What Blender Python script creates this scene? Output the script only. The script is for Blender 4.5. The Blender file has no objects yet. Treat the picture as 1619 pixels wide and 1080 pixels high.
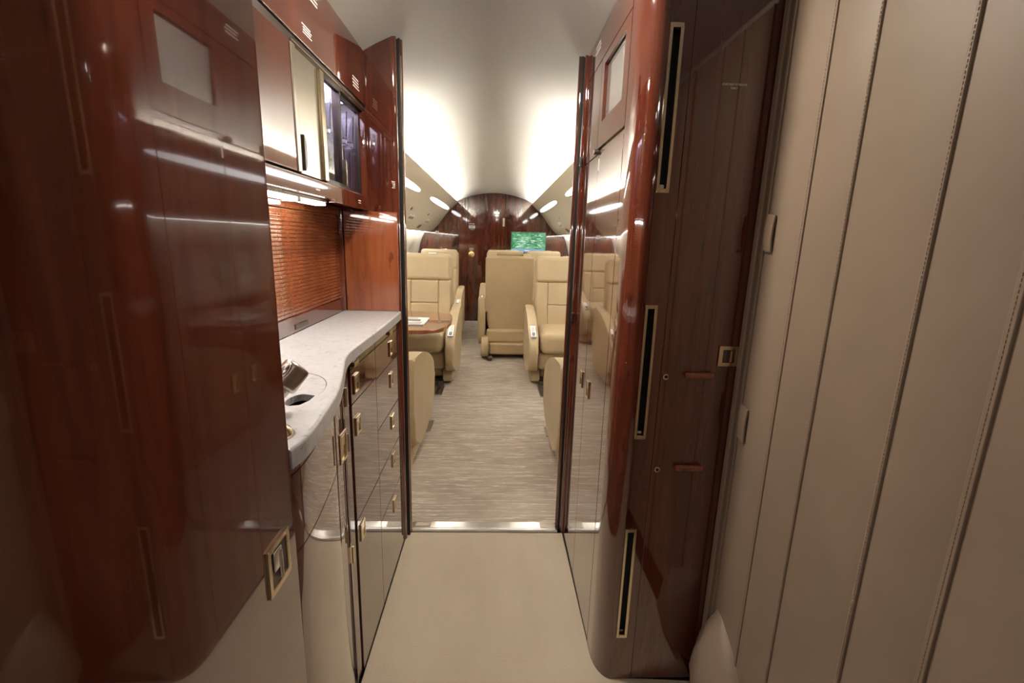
import bpy, bmesh, math, random
from mathutils import Vector, Matrix
random.seed(7)
S = bpy.context.scene
COL = S.collection
PI = math.pi

# ------------------------------------------------------------------ camera
CAM = Vector((0.0, 0.0, 1.25))
yaw, pitch, roll = (math.radians(a) for a in (2.1, -12.3, 1.6))
fw = Vector((math.sin(yaw)*math.cos(pitch), math.cos(yaw)*math.cos(pitch), math.sin(pitch)))
r0 = Vector((math.cos(yaw), -math.sin(yaw), 0)); u0 = r0.cross(fw)
rr = r0*math.cos(roll) + u0*math.sin(roll); uu = -r0*math.sin(roll) + u0*math.cos(roll)
cd = bpy.data.cameras.new('camera'); cam = bpy.data.objects.new('camera', cd); COL.objects.link(cam)
M4 = Matrix.Identity(4)
for i in range(3):
    M4[i][0] = rr[i]; M4[i][1] = uu[i]; M4[i][2] = -fw[i]; M4[i][3] = CAM[i]
cam.matrix_world = M4
cd.sensor_width = 36; cd.lens = 738/1619*36; cd.clip_start = 0.02
S.camera = cam

# ------------------------------------------------------------------ world, exposure
w = bpy.data.worlds.new('world'); S.world = w; w.use_nodes = True
w.node_tree.nodes['Background'].inputs[0].default_value = (0.9, 0.92, 1, 1)
w.node_tree.nodes['Background'].inputs[1].default_value = 0.05
vs = S.view_settings
vs.view_transform = 'Standard'; vs.look = 'None'; vs.gamma = 1; vs.use_curve_mapping = False
vs.exposure = 1.8
# lamp strengths (all are fittings of the aircraft)
E_COVE, E_READ, E_STRIP, E_DOME, E_GLASS = 135.0, 2.4, 9.0, 22.0, 2.2

# ------------------------------------------------------------------ materials
MATS = {}
def principled(name, col=(.8,.8,.8), rough=.5, metal=0, **kw):
    m = bpy.data.materials.new(name); m.use_nodes = True
    b = m.node_tree.nodes['Principled BSDF']
    b.inputs['Base Color'].default_value = (*col, 1); b.inputs['Roughness'].default_value = rough
    b.inputs['Metallic'].default_value = metal
    for k, v in kw.items(): b.inputs[k.replace('_', ' ')].default_value = v
    MATS[name] = m
    return m, m.node_tree, b
def N(nt, t, **kw):
    n = nt.nodes.new(t)
    for k, v in kw.items(): setattr(n, k, v)
    return n
def coords(nt, scale=(1,1,1)):
    tc = N(nt, 'ShaderNodeTexCoord'); mp = N(nt, 'ShaderNodeMapping')
    mp.inputs['Scale'].default_value = scale
    nt.links.new(tc.outputs['Object'], mp.inputs['Vector'])
    return mp.outputs['Vector']
def noise(nt, vec, scale, detail=4, rough=.55, dist=0):
    n = N(nt, 'ShaderNodeTexNoise'); n.inputs['Scale'].default_value = scale
    n.inputs['Detail'].default_value = detail; n.inputs['Roughness'].default_value = rough
    n.inputs['Distortion'].default_value = dist
    nt.links.new(vec, n.inputs['Vector']); return n.outputs['Fac']
def ramp(nt, fac, stops):
    r = N(nt, 'ShaderNodeValToRGB'); e = r.color_ramp.elements
    while len(e) < len(stops): e.new(.5)
    for i, (p, c) in enumerate(stops): e[i].position = p; e[i].color = (*c, 1) if len(c) == 3 else c
    nt.links.new(fac, r.inputs['Fac']); return r.outputs['Color']
def mixc(nt, fac, a, b, mode='MIX'):
    m = N(nt, 'ShaderNodeMix', data_type='RGBA', blend_type=mode)
    for s, v in ((m.inputs[0], fac), (m.inputs[6], a), (m.inputs[7], b)):
        if isinstance(v, (int, float)): s.default_value = v
        elif isinstance(v, tuple): s.default_value = (*v, 1)
        else: nt.links.new(v, s)
    return m.outputs[2]
def bump(nt, h, strength, dist=.01):
    b = N(nt, 'ShaderNodeBump'); b.inputs['Strength'].default_value = strength
    b.inputs['Distance'].default_value = dist
    nt.links.new(h, b.inputs['Height']); return b.outputs['Normal']

def make_wood(name, dark, mid, light, coat_ior=2.3):
    m, nt, b = principled(name, mid, .07, 0, Coat_Weight=1.0, Coat_Roughness=.02, Coat_IOR=coat_ior)
    v = coords(nt, (22, 22, 1.6)); g = noise(nt, v, 1.3, 6, .6, .6)
    v2 = coords(nt, (3, 3, .8)); big = noise(nt, v2, 1.2, 3)
    c = ramp(nt, g, [(.25, dark), (.5, mid), (.78, light)])
    c2 = ramp(nt, big, [(.3, (.62,.62,.62)), (.7, (1.2,1.15,1.1))])
    c = mixc(nt, 1.0, c, c2, 'MULTIPLY')
    v3 = coords(nt, (34, 34, 13)); fl = noise(nt, v3, 1.0, 2)
    c3 = ramp(nt, fl, [(.27, (.45,.4,.4)), (.36, (1,1,1))])
    c = mixc(nt, .8, c, c3, 'MULTIPLY')
    nt.links.new(c, b.inputs['Base Color'])
    vb = coords(nt, (6, 6, 6)); nb = noise(nt, vb, 1.0, 2)
    nn_ = bump(nt, nb, .012, .004); nt.links.new(nn_, b.inputs['Coat Normal']); nt.links.new(nn_, b.inputs['Normal'])
    return m
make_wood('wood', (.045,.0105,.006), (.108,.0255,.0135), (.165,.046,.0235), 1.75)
make_wood('wood_lit', (.16,.042,.016), (.275,.078,.030), (.37,.12,.047), 1.6)  # lighter orange copy of the wood, lamplight put into its colour

def make_leather(name, col, rough=.42, bs=.12):
    m, nt, b = principled(name, col, rough, 0)
    b.inputs['Specular IOR Level'].default_value = .45
    v = coords(nt); n = noise(nt, v, 420, 2); big = noise(nt, v, 5, 3)
    c = ramp(nt, big, [(.3, tuple(x*.93 for x in col)), (.7, tuple(min(1, x*1.05) for x in col))])
    nt.links.new(c, b.inputs['Base Color'])
    nt.links.new(bump(nt, n, bs, .001), b.inputs['Normal'])
make_leather('cream_leather', (.53, .41, .25))
make_leather('seat_trim', (.50, .37, .22), .5)
make_leather('taupe_leather', (.285, .215, .16), .5)
make_leather('taupe_dark', (.30, .22, .16), .6)

m, nt, b = principled('galley_carpet', (.55,.48,.38), .95)
v = coords(nt, (900, 220, 400)); n1 = noise(nt, v, 1, 2); v2 = coords(nt, (2.5,.9,1)); n2 = noise(nt, v2, 2.2, 4)
c = ramp(nt, n1, [(.3, (.47,.40,.31)), (.7, (.63,.555,.45))])
c = mixc(nt, .55, c, ramp(nt, n2, [(.3, (.78,.74,.68)), (.7, (1.06,1.04,1.0))]), 'MULTIPLY')
nt.links.new(c, b.inputs['Base Color']); nt.links.new(bump(nt, n1, .5, .002), b.inputs['Normal'])

m, nt, b = principled('cabin_carpet', (.4,.33,.27), .95)
v = coords(nt, (4.0, 66, 1)); st = noise(nt, v, 1.0, 3, .6, .15)
v2 = coords(nt, (1.5, 2.5, 1)); big = noise(nt, v2, 1.6, 4, .6, .6)
v3 = coords(nt, (9, 30, 1)); mid = noise(nt, v3, 1.0, 3)
base = ramp(nt, big, [(.25, (.36,.30,.25)), (.75, (.52,.455,.39))])
base = mixc(nt, .5, base, ramp(nt, mid, [(.3, (.75,.73,.7)), (.7, (1.12,1.1,1.08))]), 'MULTIPLY')
lines = ramp(nt, st, [(.555, (0,0,0)), (.585, (1,1,1)), (.61, (1,1,1)), (.64, (0,0,0))])
c = mixc(nt, lines, base, (.68,.62,.54))
nt.links.new(c, b.inputs['Base Color'])
nf = noise(nt, coords(nt, (500,500,500)), 1, 1); nt.links.new(bump(nt, nf, .5, .003), b.inputs['Normal'])

m, nt, b = principled('ceiling_fabric', (.86,.83,.76), .9)
nf = noise(nt, coords(nt, (260,260,260)), 1, 2); nt.links.new(bump(nt, nf, .12, .001), b.inputs['Normal'])
m, nt, b = principled('panel_cream', (.68,.63,.53), .5)
nf = noise(nt, coords(nt, (200,200,200)), 1, 2); nt.links.new(bump(nt, nf, .06, .001), b.inputs['Normal'])

m, nt, b = principled('stone', (.75,.74,.74), .28)
v = coords(nt); s1 = noise(nt, v, 60, 5, .65, 1.2); s2 = noise(nt, v, 9, 4)
c = ramp(nt, s1, [(.33, (.28,.275,.29)), (.42, (.43,.43,.445)), (.7, (.50,.50,.515))])
c = mixc(nt, .5, c, ramp(nt, s2, [(.3, (.88,.88,.9)), (.7, (1.02,1.02,1.02))]), 'MULTIPLY')
nt.links.new(c, b.inputs['Base Color'])

def metal(name, col, rough, sc=(3, 300, 300)):
    m, nt, b = principled(name, col, rough, 1)
    n = noise(nt, coords(nt, sc), 1, 2)
    r = N(nt, 'ShaderNodeMapRange'); r.inputs['To Min'].default_value = rough*.75; r.inputs['To Max'].default_value = rough*1.3
    nt.links.new(n, r.inputs['Value']); nt.links.new(r.outputs[0], b.inputs['Roughness'])
metal('chrome', (.80,.79,.78), .12)
metal('brushed_steel', (.52,.47,.42), .3)
metal('gold', (.78,.66,.47), .18)
metal('brass', (.80,.62,.30), .2)
metal('champagne', (.80,.76,.66), .22, (300, 3, 3))
metal('dark_metal', (.16,.14,.13), .35)
metal('silver_strip', (.80,.79,.84), .25)
principled('black', (.008,.008,.008), .5)
principled('black_gloss', (.01,.01,.01), .12)
principled('white_print', (.85,.84,.83), .6)
principled('grey_print', (.42,.40,.40), .6)
principled('white_plastic', (.80,.79,.76), .4)
principled('monitor_glass', (.23,.22,.22), .05, 0, Coat_Weight=1.0, Coat_Roughness=.02, Coat_IOR=2.3)
principled('inlay', (.52,.27,.11), .4)
principled('paper', (.8,.82,.85), .4)
def emit(name, col, st):
    m = bpy.data.materials.new(name); m.use_nodes = True; nt = m.node_tree
    nt.nodes.remove(nt.nodes['Principled BSDF'])
    e = N(nt, 'ShaderNodeEmission'); e.inputs[0].default_value = (*col, 1); e.inputs[1].default_value = st
    nt.links.new(e.outputs[0], nt.nodes['Material Output'].inputs[0]); MATS[name] = m
emit('cove_glow', (1, .965, .88), E_COVE)
emit('wash_glow', (1, .97, .9), 12.0)
emit('dome_front_glow', (1, .885, .73), E_DOME*5.0)
emit('read_glow', (1, .98, .97), E_READ)
emit('strip_glow', (1, .95, .87), E_STRIP)
emit('dome_glow', (1, .93, .83), E_DOME)
emit('glass_glow', (.86, .84, 1), E_GLASS)
# clear glass
m = bpy.data.materials.new('glass'); m.use_nodes = True; nt = m.node_tree; nt.nodes.remove(nt.nodes['Principled BSDF'])
tr = N(nt, 'ShaderNodeBsdfTransparent'); gl = N(nt, 'ShaderNodeBsdfGlossy'); gl.inputs['Roughness'].default_value = .02
tr.inputs[0].default_value = (.86,.85,.9,1)
fr = N(nt, 'ShaderNodeFresnel'); fr.inputs[0].default_value = 1.55; mx = N(nt, 'ShaderNodeMixShader')
ge = N(nt, 'ShaderNodeNewGeometry'); sb = N(nt, 'ShaderNodeMath', operation='SUBTRACT'); sb.inputs[0].default_value = 1; nt.links.new(ge.outputs['Backfacing'], sb.inputs[1])
ml = N(nt, 'ShaderNodeMath', operation='MULTIPLY'); nt.links.new(sb.outputs[0], ml.inputs[0]); nt.links.new(fr.outputs[0], ml.inputs[1])
nt.links.new(ml.outputs[0], mx.inputs[0]); nt.links.new(tr.outputs[0], mx.inputs[1]); nt.links.new(gl.outputs[0], mx.inputs[2])
nt.links.new(mx.outputs[0], nt.nodes['Material Output'].inputs[0]); MATS['glass'] = m
principled('crystal', (.95,.95,1), .03, 0, Transmission_Weight=1.0, IOR=1.5)
# moving-map picture on the monitor
m = bpy.data.materials.new('map_screen'); m.use_nodes = True; nt = m.node_tree; nt.nodes.remove(nt.nodes['Principled BSDF'])
v = coords(nt, (7, 7, 9)); n1 = noise(nt, v, 1, 6, .6, .5)
c = ramp(nt, n1, [(.3, (.02,.13,.045)), (.48, (.07,.27,.11)), (.62, (.19,.44,.25)), (.8, (.45,.62,.48))])
tc = N(nt, 'ShaderNodeTexCoord'); sp = N(nt, 'ShaderNodeSeparateXYZ'); nt.links.new(tc.outputs['Object'], sp.inputs[0])
lt = N(nt, 'ShaderNodeMath', operation='LESS_THAN'); lt.inputs[1].default_value = 1.122
nt.links.new(sp.outputs['Z'], lt.inputs[0])
c = mixc(nt, lt.outputs[0], c, (.22,.36,.55))
e = N(nt, 'ShaderNodeEmission'); e.inputs[1].default_value = .34; nt.links.new(c, e.inputs[0])
nt.links.new(e.outputs[0], nt.nodes['Material Output'].inputs[0]); MATS['map_screen'] = m
emit('map_mark', (.85,.9,.88), .35)

# ------------------------------------------------------------------ mesh helpers
def box(bm, x0, x1, y0, y1, z0, z1, bev=0, seg=2):
    r = bmesh.ops.create_cube(bm, size=1)['verts']
    for v in r: v.co = Vector(((x0+x1)/2 + v.co.x*(x1-x0), (y0+y1)/2 + v.co.y*(y1-y0), (z0+z1)/2 + v.co.z*(z1-z0)))
    if bev:
        es = list({e for v in r for e in v.link_edges})
        bmesh.ops.bevel(bm, geom=es, offset=bev, segments=seg, profile=.5, affect='EDGES', clamp_overlap=True)
    return bm
def nb(): return bmesh.new()
def bx(*a, **k): return box(nb(), *a, **k)
ROOTLOC = {}
def obj(name, bm, mat, parent=None, smooth=False, angle=40):
    bmesh.ops.recalc_face_normals(bm, faces=bm.faces)
    me = bpy.data.meshes.new(name); bm.to_mesh(me); bm.free()
    me.materials.append(MATS[mat])
    if smooth:
        me.shade_smooth()
        me.set_sharp_from_angle(angle=math.radians(angle))
    o = bpy.data.objects.new(name, me); COL.objects.link(o)
    if smooth:
        wn_ = o.modifiers.new('flat_faces', 'WEIGHTED_NORMAL'); wn_.keep_sharp = True; wn_.weight = 60
    if parent:
        o.parent = parent
        if parent.name in ROOTLOC: o.matrix_parent_inverse = Matrix.Translation(-ROOTLOC[parent.name])
    return o
def tag(o, label=None, cat=None, group=None, kind=None):
    for k, v in (('label', label), ('category', cat), ('group', group), ('kind', kind)):
        if v: o[k] = v
    return o
def thing(name, label, cat, loc=(0,0,0), group=None, kind=None):
    o = bpy.data.objects.new(name, None); COL.objects.link(o); o.location = loc
    o.empty_display_size = .05
    ROOTLOC[o.name] = Vector(loc)
    return tag(o, label, cat, group, kind)
def struct(o, label=None, cat=None):
    return tag(o, label, cat, kind='structure')
def prism(bm, pts, axis, a, b):
    """closed polygon pts in the two other axes, extruded along axis from a to b"""
    def mk(p, t):
        if axis == 'x': return (t, p[0], p[1])
        if axis == 'y': return (p[0], t, p[1])
        return (p[0], p[1], t)
    A = [bm.verts.new(mk(p, a)) for p in pts]; B = [bm.verts.new(mk(p, b)) for p in pts]
    n = len(pts)
    fs = [bm.faces.new(A), bm.faces.new(B[::-1])]
    for i in range(n): fs.append(bm.faces.new((A[i], B[i], B[(i+1)%n], A[(i+1)%n])))
    return A, B, fs
def bevel_caps(bm, A, B, off, seg=3):
    es = []
    for L in (A, B):
        n = len(L)
        for i in range(n):
            e = bm.edges.get((L[i], L[(i+1)%n]))
            if e: es.append(e)
    bmesh.ops.bevel(bm, geom=es, offset=off, segments=seg, profile=.5, affect='EDGES', clamp_overlap=True)
def smoothpath(pts, sub=6, closed=False):
    P = [Vector(p) for p in pts]; out = []; n = len(P)
    rng = range(n) if closed else range(n-1)
    for i in rng:
        if closed: p0, p1, p2, p3 = P[i-1], P[i], P[(i+1)%n], P[(i+2)%n]
        else: p0, p1, p2, p3 = P[max(i-1,0)], P[i], P[i+1], P[min(i+2,n-1)]
        for k in range(sub):
            t = k/sub
            out.append(.5*((2*p1) + (-p0+p2)*t + (2*p0-5*p1+4*p2-p3)*t*t + (-p0+3*p1-3*p2+p3)*t**3))
    if not closed: out.append(P[-1])
    return out
def strip_between(bm, A, B, thick_vec=None):
    """quad strip between two 3D polylines"""
    va = [bm.verts.new(p) for p in A]; vb = [bm.verts.new(p) for p in B]
    return [bm.faces.new((va[i], va[i+1], vb[i+1], vb[i])) for i in range(len(A)-1)]
def path_wall(bm, path, z0, z1, t, bev=0):
    """wall standing on an xy polyline, thickness t towards -normal (left of travel)"""
    n = len(path); off = []
    for i in range(n):
        d = (path[min(i+1,n-1)] - path[max(i-1,0)]); d = Vector((d.x, d.y)).normalized()
        nn = Vector((-d.y, d.x)); off.append(Vector((path[i].x, path[i].y)) + nn*t)
    pts = [(p.x, p.y) for p in path] + [(p.x, p.y) for p in off[::-1]]
    A, B, fs = prism(bm, pts, 'z', z0, z1)
    if bev: bevel_caps(bm, A, B, bev, 2)
def cyl(bm, p, q, r, seg=16, r2=None, bev=0):
    p, q = Vector(p), Vector(q); d = q-p
    res = bmesh.ops.create_cone(bm, cap_ends=True, segments=seg, radius1=r, radius2=r if r2 is None else r2, depth=d.length)
    m = Matrix.Translation((p+q)/2) @ d.to_track_quat('Z', 'Y').to_matrix().to_4x4()
    bmesh.ops.transform(bm, matrix=m, verts=res['verts'])
    if bev:
        es = [e for e in {e for v in res['verts'] for e in v.link_edges} if len(e.link_faces) == 2 and any(len(f.verts) > 4 for f in e.link_faces)]
        bmesh.ops.bevel(bm, geom=es, offset=bev, segments=3, profile=.5, affect='EDGES')
    return bm
def lathe(bm, prof, seg=20, center=(0,0,0), axis='z'):
    rings = []
    for (r, h) in prof:
        ring = []
        for k in range(seg):
            a = 2*PI*k/seg
            if axis == 'z': co = (r*math.cos(a), r*math.sin(a), h)
            elif axis == 'y': co = (r*math.cos(a), h, r*math.sin(a))
            else: co = (h, r*math.cos(a), r*math.sin(a))
            ring.append(bm.verts.new(Vector(co) + Vector(center)))
        rings.append(ring)
    for a, b_ in zip(rings[:-1], rings[1:]):
        for k in range(seg): bm.faces.new((a[k], a[(k+1)%seg], b_[(k+1)%seg], b_[k]))
    bm.faces.new(rings[0][::-1]); bm.faces.new(rings[-1])
    return bm
def plate_holes(bm, axis, pos, depth, a0, a1, b0, b1, holes):
    """flat panel with rectangular holes; axis 'x': a=y,b=z; axis 'y': a=x,b=z. front at pos, body to pos+depth"""
    As = sorted({a0, a1} | {h[0] for h in holes} | {h[1] for h in holes})
    Bs = sorted({b0, b1} | {h[2] for h in holes} | {h[3] for h in holes})
    def solid(i, j):
        if i < 0 or j < 0 or i >= len(As)-1 or j >= len(Bs)-1: return False
        ca, cb = (As[i]+As[i+1])/2, (Bs[j]+Bs[j+1])/2
        return not any(h[0] < ca < h[1] and h[2] < cb < h[3] for h in holes)
    cache = {}
    def vert(a, b_, d):
        k = (a, b_, d)
        if k not in cache: cache[k] = bm.verts.new((pos+d, a, b_) if axis == 'x' else (a, pos+d, b_))
        return cache[k]
    for i in range(len(As)-1):
        for j in range(len(Bs)-1):
            if not solid(i, j): continue
            A0, A1, B0, B1 = As[i], As[i+1], Bs[j], Bs[j+1]
            for d in (0, depth):
                bm.faces.new([vert(A0,B0,d), vert(A1,B0,d), vert(A1,B1,d), vert(A0,B1,d)])
            for (di, dj, p, q) in ((-1,0,(A0,B0),(A0,B1)), (1,0,(A1,B0),(A1,B1)), (0,-1,(A0,B0),(A1,B0)), (0,1,(A0,B1),(A1,B1))):
                if not solid(i+di, j+dj):
                    bm.faces.new([vert(*p,0), vert(*q,0), vert(*q,depth), vert(*p,depth)])
    return bm
def ring_rect(bm, axis, pos, depth, a0, a1, b0, b1, t, bev=.0):
    """rectangular frame ring (four mitred bars as one piece)"""
    plate_holes(bm, axis, pos, depth, a0, a1, b0, b1, [(a0+t, a1-t, b0+t, b1-t)])
    return bm
def placard(parent, axis, pos, a0, a1, b0, b1, rows, mat='white_print', name='placard', out=-.0006, fill=.85):
    """tiny printed lines of a placard too small to read; strokes stand on the face at pos"""
    bm = nb(); h = (b1-b0)/rows
    for r in range(rows):
        zb = b1-(r+.72)*h; zt = b1-(r+.28)*h; a = a0 + (a1-a0)*random.uniform(0,.12); end = a1 - (a1-a0)*random.uniform(0, .15)
        while a < end:
            l = random.uniform(.06, .16)*(a1-a0); e = min(end, a+l)
            if axis == 'x': box(bm, min(pos,pos+out), max(pos,pos+out), a, e, zb, zt)
            else: box(bm, a, e, min(pos,pos+out), max(pos,pos+out), zb, zt)
            a = e + (a1-a0)*.035
    return obj(name, bm, mat, parent)
def text_mesh(name, body, size, mat, parent, M):
    cu = bpy.data.curves.new(name, 'FONT'); cu.body = body; cu.size = size; cu.extrude = .0003
    cu.align_x = 'CENTER'; cu.align_y = 'CENTER'; cu.resolution_u = 2
    t = bpy.data.objects.new(name+'_tmp', cu); COL.objects.link(t)
    me = bpy.data.meshes.new_from_object(t.evaluated_get(bpy.context.evaluated_depsgraph_get()))
    bpy.data.objects.remove(t); bpy.data.curves.remove(cu)
    me.transform(M); me.name = name; me.materials.clear(); me.materials.append(MATS[mat])
    o = bpy.data.objects.new(name, me); COL.objects.link(o)
    if parent:
        o.parent = parent
        if parent.name in ROOTLOC: o.matrix_parent_inverse = Matrix.Translation(-ROOTLOC[parent.name])
    return o

# ------------------------------------------------------------------ cabin cross-section
CX = -.045                                   # centre line of the fuselage
R_CEIL = .86
def crown(y): return 1.972 - .058*(min(max(y, 1.8), 7.2)-1.8)/5.4
def lerp(a, b_, t): t = min(1, max(0, t)); t = t*t*(3-2*t); return a+(b_-a)*t
def r_ceil(y):
    if y < 1.30: return lerp(2.2, .86, (y-1.05)/.25)
    return lerp(.86, 1.25, (y-1.9)/1.0)
def ceil_z(x, y):
    d = abs(x-CX); r = r_ceil(y)
    return crown(y) - (r - math.sqrt(r*r-d*d))
Y_PART, Y_BULK, Y_BACK = 1.76, 7.19, -1.05
def side_x(z):                               # half width of the cabin lining at height z
    tab = [(0, .93), (.2, 1.04), (.45, 1.11), (.75, 1.15), (1.0, 1.145), (1.2, 1.10), (1.34, 1.03), (1.5, .95), (1.9,.6)]
    for (z0, a), (z1, b_) in zip(tab[:-1], tab[1:]):
        if z <= z1: return a + (b_-a)*(z-z0)/(z1-z0)
    return tab[-1][1]

# floor
fl = struct(thing('floor', 'beige galley carpet and streaked taupe cabin carpet along the aisle', 'floor', (0, 3, -.05)))
bm = nb(); A, B, f = prism(bm, [(-.3655,Y_BACK), (.60,Y_BACK), (.60,1.1142)] + [(.3125+.047*(1-math.cos(PI/2*k/8)), 1.2045-.090*math.sin(PI/2*k/8)) for k in range(8, -1, -1)] + [(.3128,1.815), (-.3655,1.815)], 'z', -.03, 0)
bevel_caps(bm, B, [], .006, 3); tag(obj('galley_carpet', bm, 'galley_carpet', fl, True), 'plain beige carpet of the galley aisle')
tag(obj('cabin_carpet', bx(-1.0, .91, 1.885, Y_BULK, -.03, 0), 'cabin_carpet', fl), 'taupe carpet with broken pale cross lines')
obj('underfloor', bx(-1.25, 1.2, Y_BACK, Y_BULK+.1, -.08, -.031), 'black', fl)

# threshold strip
t = struct(thing('trim_1', 'polished metal threshold strip across the doorway', 'trim', (-.03, 1.85, 0)))
bm = bx(-.345, .29, 1.818, 1.836, -.02, .010, bev=.003); obj('nosing', bm, 'silver_strip', t, True)
obj('plate', bx(-.345, .29, 1.8365, 1.884, -.02, .006, bev=.002), 'chrome', t, True)
for x0 in (-.335, .215): obj('end_plate', bx(x0, x0+.065, 1.843, 1.878, .0062, .0075), 'brushed_steel', t)

# ceiling: one vault over galley and cabin
bm = nb(); rows = []
ys = [Y_BACK, 0, 1.05, 1.10, 1.14, 1.18, 1.22, 1.26, 1.30, 1.6, 1.9, 2.05, 2.2, 2.35, 2.5, 2.65, 2.8, 2.9, 4.2, 5.6, Y_BULK]
for y in ys:
    row = []
    for k in range(41):
        x = CX + (-1 + 2*k/40)*.715
        row.append(bm.verts.new((x, y, ceil_z(x, y))))
    rows.append(row)
for a, b_ in zip(rows[:-1], rows[1:]):
    for k in range(40): bm.faces.new((a[k], a[k+1], b_[k+1], b_[k]))
bmesh.ops.solidify(bm, geom=bm.faces[:], thickness=-.012)
struct(obj('ceiling', bm, 'ceiling_fabric', None, True), 'smooth cream vaulted ceiling washed by cove light', 'ceiling')

# side walls of the cabin with recessed oval windows
WIN_Y = [2.485+.675*i for i in range(7)]; WZC = .978
def build_side(sgn, nm, n0):
    def mp(y, z, d=0): return Vector((CX + sgn*(side_x(z)+d), y, z))
    root = struct(thing(nm, 'cream cabin side wall with oval windows, %s of the aisle' % ('left' if sgn < 0 else 'right'), 'wall', (CX+sgn*1.15, 4.5, 0)))
    bm = nb()
    def grid(y0, y1, zs):
        for za, zb in zip(zs[:-1], zs[1:]):
            vs_ = [bm.verts.new(mp(y, z)) for y, z in ((y0,za),(y1,za),(y1,zb),(y0,zb))]; bm.faces.new(vs_)
    grid(1.80, Y_BULK, [0, .2, .45, .6]); grid(1.80, Y_BULK, [1.24, 1.34, 1.5, 1.7])
    edges = [1.80] + [(WIN_Y[i]+WIN_Y[i+1])/2 for i in range(6)] + [Y_BULK]
    NN = 40
    for i, yc in enumerate(WIN_Y):
        y0, y1 = edges[i], edges[i+1]
        zlo, zhi = .6, 1.24
        outer, inner, deep = [], [], []
        for k in range(NN):
            a = 2*PI*k/NN; ca, sa = math.cos(a), math.sin(a)
            sc = 1/max(abs(ca), abs(sa)); ox, oz = ca*sc, sa*sc
            yy = yc + (ox*(y1-yc) if ox > 0 else -ox*(y0-yc))
            zz = WZC + (oz*(zhi-WZC) if oz > 0 else -oz*(zlo-WZC))
            outer.append(bm.verts.new(mp(yy, zz)))
            ex = 2/3.2; ey = yc + math.copysign(abs(ca)**ex, ca)*.195; ez = WZC + math.copysign(abs(sa)**ex, sa)*.188
            inner.append(bm.verts.new(mp(ey, ez)))
            dy = yc + math.copysign(abs(ca)**ex, ca)*.150; dz = WZC + math.copysign(abs(sa)**ex, sa)*.145
            deep.append(bm.verts.new(mp(dy, dz, .05)))
        for k in range(NN):
            j = (k+1) % NN
            bm.faces.new((outer[k], outer[j], inner[j], inner[k])); bm.faces.new((inner[k], inner[j], deep[j], deep[k]))
        # window with its pulled-down shade
        wn = struct(thing('window_%d' % (n0+i), 'oval cabin window with closed pale shade in the %s side wall' % ('left' if sgn < 0 else 'right'), 'window', mp(yc, WZC, .05), group='cabin windows'))
        w2 = nb(); ring = []; ringo = []
        for k in range(NN):
            a = 2*PI*k/NN; ca, sa = math.cos(a), math.sin(a); ex = 2/3.2
            ring.append(w2.verts.new(mp(yc + math.copysign(abs(ca)**ex, ca)*.153, WZC + math.copysign(abs(sa)**ex, sa)*.148, .052)))
            ringo.append(w2.verts.new(mp(yc + math.copysign(abs(ca)**ex, ca)*.153, WZC + math.copysign(abs(sa)**ex, sa)*.148, .058)))
        w2.faces.new(ring); w2.faces.new(ringo[::-1])
        for k in range(NN): w2.faces.new((ring[k], ring[(k+1)%NN], ringo[(k+1)%NN], ringo[k]))
        obj('shade', w2, 'white_plastic', wn)
    bmesh.ops.remove_doubles(bm, verts=bm.verts, dist=.0005)
    obj('lining', bm, 'panel_cream', root, True, 60)
    # wooden side ledge below the windows
    bm = nb(); pts = [(CX+sgn*(side_x(.46)-.005), .46), (CX+sgn*(side_x(.46)-.10), .48), (CX+sgn*(side_x(.66)-.11), .665), (CX+sgn*(side_x(.69)-.09), .688), (CX+sgn*(side_x(.69)-.005), .692)]
    prism(bm, pts, 'y', 1.86, Y_BULK-.01); tag(obj('side_ledge', bm, 'wood', root, False), 'polished wood ledge below the windows')
build_side(-1, 'wall_left', 1); build_side(1, 'wall_right', 8)

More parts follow.
